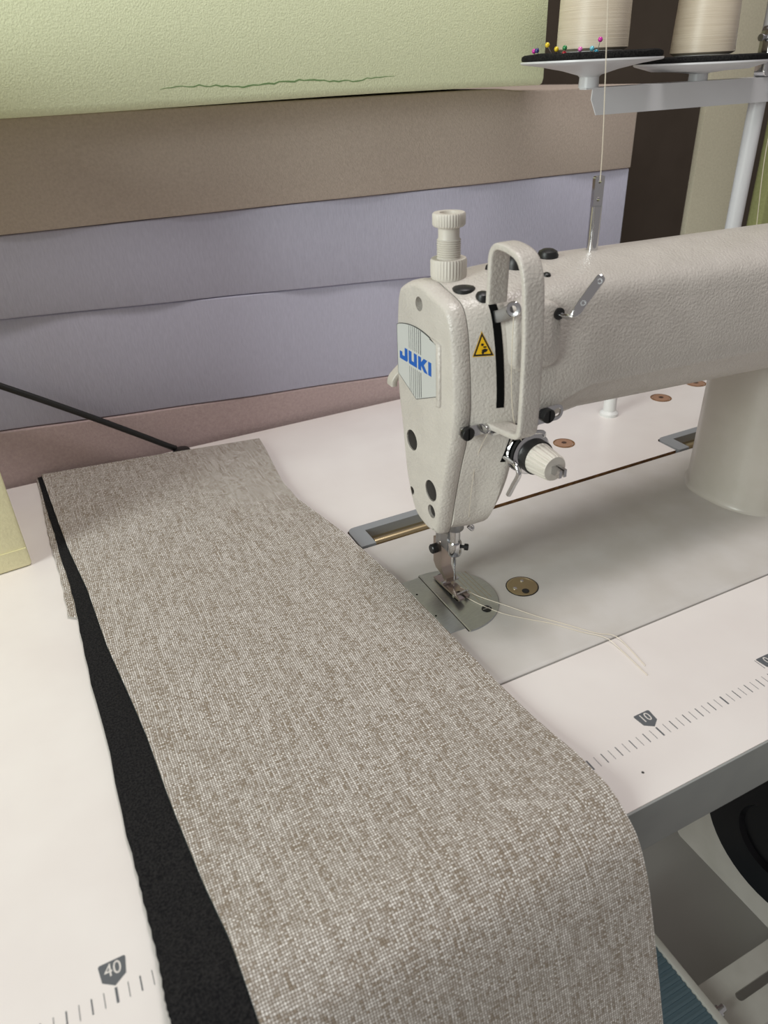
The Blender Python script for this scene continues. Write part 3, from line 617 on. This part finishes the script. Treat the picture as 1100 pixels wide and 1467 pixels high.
def spool_pad(x, y, wav, seed, label_f, label_c, rb, rt_, k=1.):
    z = ZBT+.0012-.0222*(1-k)
    kk = .0222*(1-k)
    pd = lathe('spool_pad', [(.0092, kk), (.0088, .0085*k+kk), (.0105, .0100*k+kk*.9), (.0250, .0140*k+kk*.7), (.0450, .0178*k+kk*.4), (.0618, .0200), (.0630, .0208), (.0628, .0222), (.05, .0222)], (x, y, z), POWDER, st, n=56)
    rn = random.Random(seed); n = 72; secs = []
    ph = [rn.uniform(0, 6.28) for _ in range(4)]
    for k, (r, h) in enumerate(((.058, .0223), (.0615, .0225), (.0622, .0240), (.0618, .0262), (.0600, .0272), (.030, .0272))):
        ring = []
        for i in range(n):
            t = 2*math.pi*i/n; wv = wav*(math.sin(3*t+ph[0])+.7*math.sin(7*t+ph[1]))
            ring.append((x+(r+wv*.5)*math.cos(t), y+(r+wv*.5)*math.sin(t), z+h+(abs(wv)*.8 if k > 1 else 0)))
        secs.append(ring)
    vs, fs = g_loft(secs); tag(mesh('felt_disc', vs, fs, FELT, None, 50), label_f, 'felt pad', 'felt pads')
    zc = z+.0274+wav*.9
    sp_ = empty('thread_spool', (x, y, zc), label_c, 'spool', 'cones of cream thread')
    lathe('core', [(rb-.004, 0), (rt_-.006, .165), (rt_-.012, .165), (rb-.012, .002)], (x, y, zc), WHITEP, sp_, n=40, cap=False)
    lathe('winding', [(rb-.0035, .0006), (rb, .0025), (rb+(rt_-rb)*.5, .075), (rt_, .148), (rt_-.005, .152), (rt_-.0059, .152)], (x, y, zc), WIND, sp_, n=64, cap=False)
WIND = principled('wound_thread', lin(214, 200, 178), .42, spec=.6)
tc = nd(WIND, 'ShaderNodeTexCoord'); mp = nd(WIND, 'ShaderNodeMapping'); mp.inputs['Scale'].default_value = (14, 14, 900); mp.inputs['Rotation'].default_value = (.06, .09, 0)
nz = nd(WIND, 'ShaderNodeTexNoise'); nz.inputs['Scale'].default_value = 1.6; nz.inputs['Detail'].default_value = 3
lk(WIND, tc.outputs['Object'], mp.inputs[0]); lk(WIND, mp.outputs[0], nz.inputs['Vector'])
rp_ = nd(WIND, 'ShaderNodeValToRGB'); rp_.color_ramp.elements[0].position = .25; rp_.color_ramp.elements[1].position = .6
rp_.color_ramp.elements[0].color = (*lin(204, 189, 166), 1); rp_.color_ramp.elements[1].color = (*lin(218, 205, 184), 1)
lk(WIND, nz.outputs[0], rp_.inputs[0]); lk(WIND, rp_.outputs[0], bsdf(WIND).inputs['Base Color'])
bb = nd(WIND, 'ShaderNodeBump'); bb.inputs['Strength'].default_value = .4; bb.inputs['Distance'].default_value = .0004; lk(WIND, nz.outputs[0], bb.inputs['Height']); lk(WIND, bb.outputs[0], bsdf(WIND).inputs['Normal'])
spool_pad(.2905, BY, .0008, 4, 'black felt disc stuck with coloured pins, on the left spool pad', 'cream thread cone on the felt disc with the pins', .0312, .0290)
spool_pad(.4265, BY, .0002, 9, 'black linty felt disc on the right spool pad, beside the post', 'cream thread cone beside the post of the stand', .0298, .0235, .72)
# pearl headed pins
PC = {'magenta': lin(205, 50, 165), 'navy': lin(40, 45, 110), 'yellow': lin(225, 195, 30), 'green': lin(40, 130, 70), 'red': lin(185, 35, 55), 'pink': lin(225, 120, 190), 'aqua': lin(110, 190, 205), 'teal': lin(20, 125, 150)}
PL = [('magenta', 'leftmost magenta pearl pin in the black felt, overlapping the navy one', .2327, .2575, .3354, .2362, .2585), ('navy', 'navy blue pearl pin in the black felt', .2290, .2484, .3357, .2355, .2494), ('yellow', 'taller yellow pearl pin in the black felt, leaning left', .2287, .2337, .3392, .2377, .2347), ('yellow', 'shorter yellow pearl pin in the black felt, beside the green one', .2354, .2296, .3359, .2390, .2306),
      ('green', 'green pearl pin in the black felt', .2386, .2226, .3365, .2422, .2236), ('red', 'red pearl pin low in the black felt', .2397, .2241, .3325, .2414, .2251), ('pink', 'pale pink pearl pin in the black felt, standing alone', .2477, .2135, .3349, .2485, .2145), ('aqua', 'pale aqua pearl pin in the black felt', .2571, .2098, .3351, .2519, .2108), ('teal', 'teal pearl pin in the black felt', .2591, .2063, .3325, .2558, .2073), ('magenta', 'tallest magenta pearl pin in the black felt, by the rising thread', .2604, .2043, .3412, .2585, .2053)]
PM = {k: principled('pearl_'+k, c, .18, .1, coat=.6) for k, c in PC.items()}
for c, lab, x, y, z, bx_, by_ in PL:
    p = empty('pearl_pin', (bx_, by_, .3285), lab, 'pin', 'pearl headed pins')
    tube('shaft', [(x, y, z), (bx_, by_, .3280)], .00028, STEEL_D, p, 6, 1)
    lathe('pearl_head', [(.0001, -.0019)]+[(.0020*math.cos(a), .0020*math.sin(a)) for a in [math.radians(-70+20*k) for k in range(8)]]+[(.0001, .0020)], (x, y, z), PM[c], p, n=18, sm=180)

# ------------------------------------------------------------------ fabric
def weave(name, pitch=.00132):
    m = principled(name, (.4, .38, .35), .85, spec=.25)
    uv = nd(m, 'ShaderNodeUVMap'); sx = nd(m, 'ShaderNodeSeparateXYZ'); lk(m, uv.outputs[0], sx.inputs[0])
    def math_(op, a, b=None):
        n = nd(m, 'ShaderNodeMath', operation=op)
        for i, q in enumerate((a, b)):
            if q is None: continue
            if isinstance(q, (int, float)): n.inputs[i].default_value = q
            else: lk(m, q, n.inputs[i])
        return n.outputs[0]
    # small waviness of the threads
    wn = nd(m, 'ShaderNodeTexNoise'); wn.inputs['Scale'].default_value = 110; wn.inputs['Detail'].default_value = 1; lk(m, uv.outputs[0], wn.inputs['Vector'])
    wob = math_('MULTIPLY', math_('SUBTRACT', wn.outputs[0], .5), .0011)
    U = math_('DIVIDE', math_('ADD', sx.outputs[0], wob), pitch); W = math_('DIVIDE', math_('ADD', sx.outputs[1], wob), pitch)
    fu = math_('FLOOR', U); fv = math_('FLOOR', W)
    def thread_col(idx, along, k, ln):
        c = nd(m, 'ShaderNodeCombineXYZ'); lk(m, math_('MULTIPLY', idx, 3.713+k), c.inputs[0]); lk(m, math_('MULTIPLY', along, ln), c.inputs[1]); c.inputs[2].default_value = k*7.1
        n = nd(m, 'ShaderNodeTexNoise'); n.inputs['Scale'].default_value = 1.0; n.inputs['Detail'].default_value = 1.0; lk(m, c.outputs[0], n.inputs['Vector'])
        return n.outputs[0]
    cu = thread_col(fu, W, 0., .05); cv = thread_col(fv, U, 1.7, .20)
    par = math_('MODULO', math_('ABSOLUTE', math_('ADD', fu, fv)), 2.)
    cell = nd(m, 'ShaderNodeTexWhiteNoise', noise_dimensions='2D'); cc = nd(m, 'ShaderNodeCombineXYZ'); lk(m, fu, cc.inputs[0]); lk(m, fv, cc.inputs[1]); lk(m, cc.outputs[0], cell.inputs['Vector'])
    tv_ = math_('ADD', math_('MULTIPLY', cu, math_('SUBTRACT', 1., par)), math_('MULTIPLY', cv, par))
    tv_ = math_('ADD', tv_, math_('MULTIPLY', math_('SUBTRACT', cell.outputs[0], .5), .26))
    r = nd(m, 'ShaderNodeValToRGB'); e = r.color_ramp.elements
    e[0].position = .30; e[0].color = (*lin(154, 142, 127), 1); e[1].position = .70; e[1].color = (*lin(244, 240, 235), 1)
    q = e.new(.47); q.color = (*lin(200, 194, 187), 1)
    lk(m, tv_, r.inputs[0])
    class _: outputs = [None, None, r.outputs[0]]
    mx = _
    su = math_('ABSOLUTE', math_('SINE', math_('MULTIPLY', U, math.pi))); sv_ = math_('ABSOLUTE', math_('SINE', math_('MULTIPLY', W, math.pi)))
    hgt = math_('POWER', math_('MULTIPLY', su, sv_), .5)
    # threads dive between their neighbours: gap colour
    def sstep(x, a, b):
        n = nd(m, 'ShaderNodeMapRange', interpolation_type='SMOOTHSTEP'); lk(m, x, n.inputs[0]); n.inputs[1].default_value = a; n.inputs[2].default_value = b; return n.outputs[0]
    mu = math_('MULTIPLY', sstep(su, .25, .85), math_('ADD', math_('MULTIPLY', sv_, .55), .45)); mv = math_('MULTIPLY', sstep(sv_, .25, .85), math_('ADD', math_('MULTIPLY', su, .55), .45))
    mask = math_('ADD', math_('MULTIPLY', mu, math_('SUBTRACT', 1., par)), math_('MULTIPLY', mv, par))
    hgt = mask
    gp = nd(m, 'ShaderNodeMix', data_type='RGBA'); lk(m, mask, gp.inputs[0]); gp.inputs[6].default_value = (*lin(112, 98, 82), 1); lk(m, mx.outputs[2], gp.inputs[7])
    lk(m, gp.outputs[2], bsdf(m).inputs['Base Color'])
    bp = nd(m, 'ShaderNodeBump'); bp.inputs['Strength'].default_value = .55; bp.inputs['Distance'].default_value = .0004
    lk(m, hgt, bp.inputs['Height']); lk(m, bp.outputs[0], bsdf(m).inputs['Normal'])
    bsdf(m).inputs['Sheen Weight'].default_value = .15
    return m
WEAVE = weave('woven_upholstery')
BACK = add_noise(principled('black_fleece', (.012, .012, .013), .95, spec=.15), (.006, .006, .007), (.022, .021, .021), 900, bump=.5, bdist=.0006, bscale=1400)
# centre line profile: arc parameter -> (y, z); behind the table front edge it lies flat
PROF = [(.347, .0042), (.30, .0044), (.24, .0040), (.178, .0040), (.108, .0040), (.026, .0040), (-.096, .0040), (-.135, .0048), (-.164, .0078), (-.1852, .0112), (-.1951, .0095), (-.2031, .0058), (-.2128, -.0012), (-.2221, -.0169), (-.2293, -.0359), (-.2401, -.0691), (-.2522, -.1076), (-.264, -.15), (-.272, -.21), (-.277, -.27)]
def profile():
    pts = smooth_path([(0, y, z) for y, z in PROF], 6); out = []; s = 0
    for i, p in enumerate(pts):
        if i: s += (p-pts[i-1]).length
        out.append((s, p.y, p.z))
    return out
PR = profile()
XL = [(-.27, -.2145), (-.208, -.2153), (-.1725, -.2167), (-.14, -.2203), (-.088, -.2244), (-.032, -.2270), (.0114, -.2311), (.054, -.2354), (.096, -.2375), (.132, -.2393), (.152, -.2414), (.196, -.2458), (.24, -.2487), (.283, -.2511), (.347, -.2548)]
XR = [(-.28, -.0235), (-.20, -.0240), (-.180, -.0240), (-.164, -.0225), (-.135, -.0250), (-.096, -.0278), (.026, -.0326), (.108, -.0420), (.150, -.0500), (.178, -.0550), (.22, -.0555), (.3156, -.0470), (.347, -.0450)]
def sheet(name, xl, xr, z0, th, mat, parent, drop=0., wob=.0, s_max=None, wave=0., ragged=0., seed=0, yend=None, nx=36):
    rn = random.Random(seed); vs, fs, uvs = [], [], []; rows = [r for r in PR if s_max is None or r[0] <= s_max]
    for layer in (1, 0):
        for k, (s, y, z) in enumerate(rows):
            p0 = rows[max(0, k-1)]; p1 = rows[min(len(rows)-1, k+1)]; t = V((0, p1[1]-p0[1], p1[2]-p0[2])).normalized(); nrm = V((0, -t.z, t.y)); nrm = nrm if nrm.z > 0 or (abs(nrm.z) < .2 and nrm.y < 0) else -nrm
            if nrm.y > .2: nrm = -nrm
            a = xl(y) if y > -.27 else xl(-.27); b = xr(y)
            for i in range(nx+1):
                f = i/nx; x = a+(b-a)*f
                if ragged and i == 0: x += ragged*math.sin(k*12.9898)*.5+ragged*.5*math.sin(k*3.1)
                yy = y
                if yend and y > .20: yy = .20+(y-.20)*(yend(x)-.20)/.147
                h = z0+layer*th+wave*(math.sin(x*31+s*9)+.5*math.sin(x*17-s*23))*(1 if y > -.19 else .3)
                q = V((x, yy, z+.0008))+nrm*(h-.004)
                vs.append(q); uvs.append((x+.5, s+1.0))
    m = nx+1; R_ = len(rows); N = m*R_
    for k in range(R_-1):
        for i in range(nx):
            q = [k*m+i, k*m+i+1, (k+1)*m+i+1, (k+1)*m+i]; fs.append(q); fs.append([j+N for j in q][::-1])
    for k in range(R_-1): fs += [[k*m, (k+1)*m, (k+1)*m+N, k*m+N], [k*m+nx, k*m+nx+N, (k+1)*m+nx+N, (k+1)*m+nx]]
    for i in range(nx): fs += [[i, i+N, i+1+N, i+1], [(R_-1)*m+i, (R_-1)*m+i+1, (R_-1)*m+i+1+N, (R_-1)*m+i+N]]
    return mesh(name, vs, fs, mat, parent, 70, uvs)
xl_t = lambda y: lerp_table(XL, y); xr_t = lambda y: lerp_table(XR, y)
yend_t = lambda x: .347-.031*max(0, (x+.2557)/.2087)
fab = empty('fabric_panel', (-.14, .05, .003), 'grey beige woven upholstery fabric panel draped over the front edge, on top', 'fabric')
sheet('woven_face', xl_t, xr_t, .0034, .0010, WEAVE, fab, wave=.00025, yend=yend_t)
sheet('fleece_backing', lambda y: xl_t(y)-.0004, lambda y: xr_t(y)-.0004, .0024, .0009, principled('dark_backing', (.012, .02, .02), .9), fab, wave=.00025, yend=lambda x: yend_t(x)-.001)
BL = [(-.27, -.246), (-.191, -.2466), (-.161, -.2467), (-.122, -.2472), (-.0887, -.2488), (-.0188, -.2481), (.0139, -.2500), (.092, -.2498), (.113, -.2495), (.152, -.2508), (.186, -.2531), (.23, -.2537), (.284, -.2566), (.347, -.2590)]
fab2 = empty('fabric_panel', (-.16, .05, 0), 'black fleece backed fabric panel lying face down beneath the grey panel', 'fabric')
sheet('fleece_backing', lambda y: lerp_table(BL, y), lambda y: -.062+(.0 if y > -.1 else .012), .0012, .0010, BACK, fab2, ragged=.0005, yend=lambda x: min(.346, yend_t(x)))
GL = [(-.27, -.240), (.09, -.240), (.0985, -.2415), (.1015, -.2550), (.122, -.2555), (.1656, -.2564), (.203, -.2582), (.257, -.2584), (.347, -.2602)]
sheet('woven_face', lambda y: lerp_table(GL, y), lambda y: -.064+(.0 if y > -.1 else .012), .0002, .0009, WEAVE, fab2, ragged=.0010, yend=lambda x: min(.345, yend_t(x)))

# ------------------------------------------------------------------ power cable
cb = tag(tube('power_cable', [(-.52, .338, .262), (-.40, .338, .190), (-.2645, .3375, .1010), (-.204, .337, .0600), (-.158, .3375, .0270), (-.1330, .338, .0085), (-.1270, .3395, .0040)], .0030, BLACK, None, 12, 6), 'black power cable slanting down to the rear table edge before the foam', 'cable')
lathe('grommet', [(.0095, -.001), (.0095, .001), (.0080, .0035), (.004, .0045)], (-.1220, .3350, ZT+.0012), BLACK, cb, n=24)

# ------------------------------------------------------------------ motor under the table
mt = empty('motor', (.25, -.15, -.28), 'cream motor housing with round black end cover hanging under table', 'motor')
mb = box('housing', .180, .34, -.255, -.094, -.282, -.075, CREAMM, mt, .006)
box('mount', .21, .31, -.20, -.12, -.076, ZT-TT, CREAMM, mt, .002)
lathe('end_cover', [(.067, -.002), (.067, .004), (.063, .009), (.030, .012), (.028, .008), (.010, .008)], (.180, -.182, -.178), principled('gloss_black', (.004, .004, .006), .3, spec=.2), mt, axis=(-1, 0, 0), n=48)
# ------------------------------------------------------------------ foot pedal
TEAL = principled('teal_rubber', lin(98, 120, 130), .7)
pdl = empty('foot_pedal', (.17, -.10, ZF), 'foot pedal with ribbed blue grey rubber mat and white rim', 'pedal')
PZ = -.630
box('pedal_plate', -.05, .2780, -.26, .02, PZ-.012, PZ-.004, CREAMM, pdl, .002)
mesh('rubber_mat', *merge(g_box(-.045, .2735, -.255, .016, PZ-.004, PZ-.0015), *[g_box(-.045, .2735, -.254+.0078*k, -.2505+.0078*k, PZ-.0015, PZ+.0004) for k in range(34)]), TEAL, pdl)
box('rim', .2740, .2830, -.26, .02, PZ-.012, PZ+.004, CREAMM, pdl, .0015)
for y in (-.22, -.02): mesh('pedal_bracket', *g_box(.10, .13, y-.01, y+.01, ZF, PZ-.012), CREAMM, pdl)
lathe('pedal_bolt', [(.0070, 0), (.0070, .004), (.0045, .004), (.0045, .010), (.0035, .011)], (.2845, -.1360, PZ-.004), CHROME, pdl, axis=(.9, 0, .35), n=12)
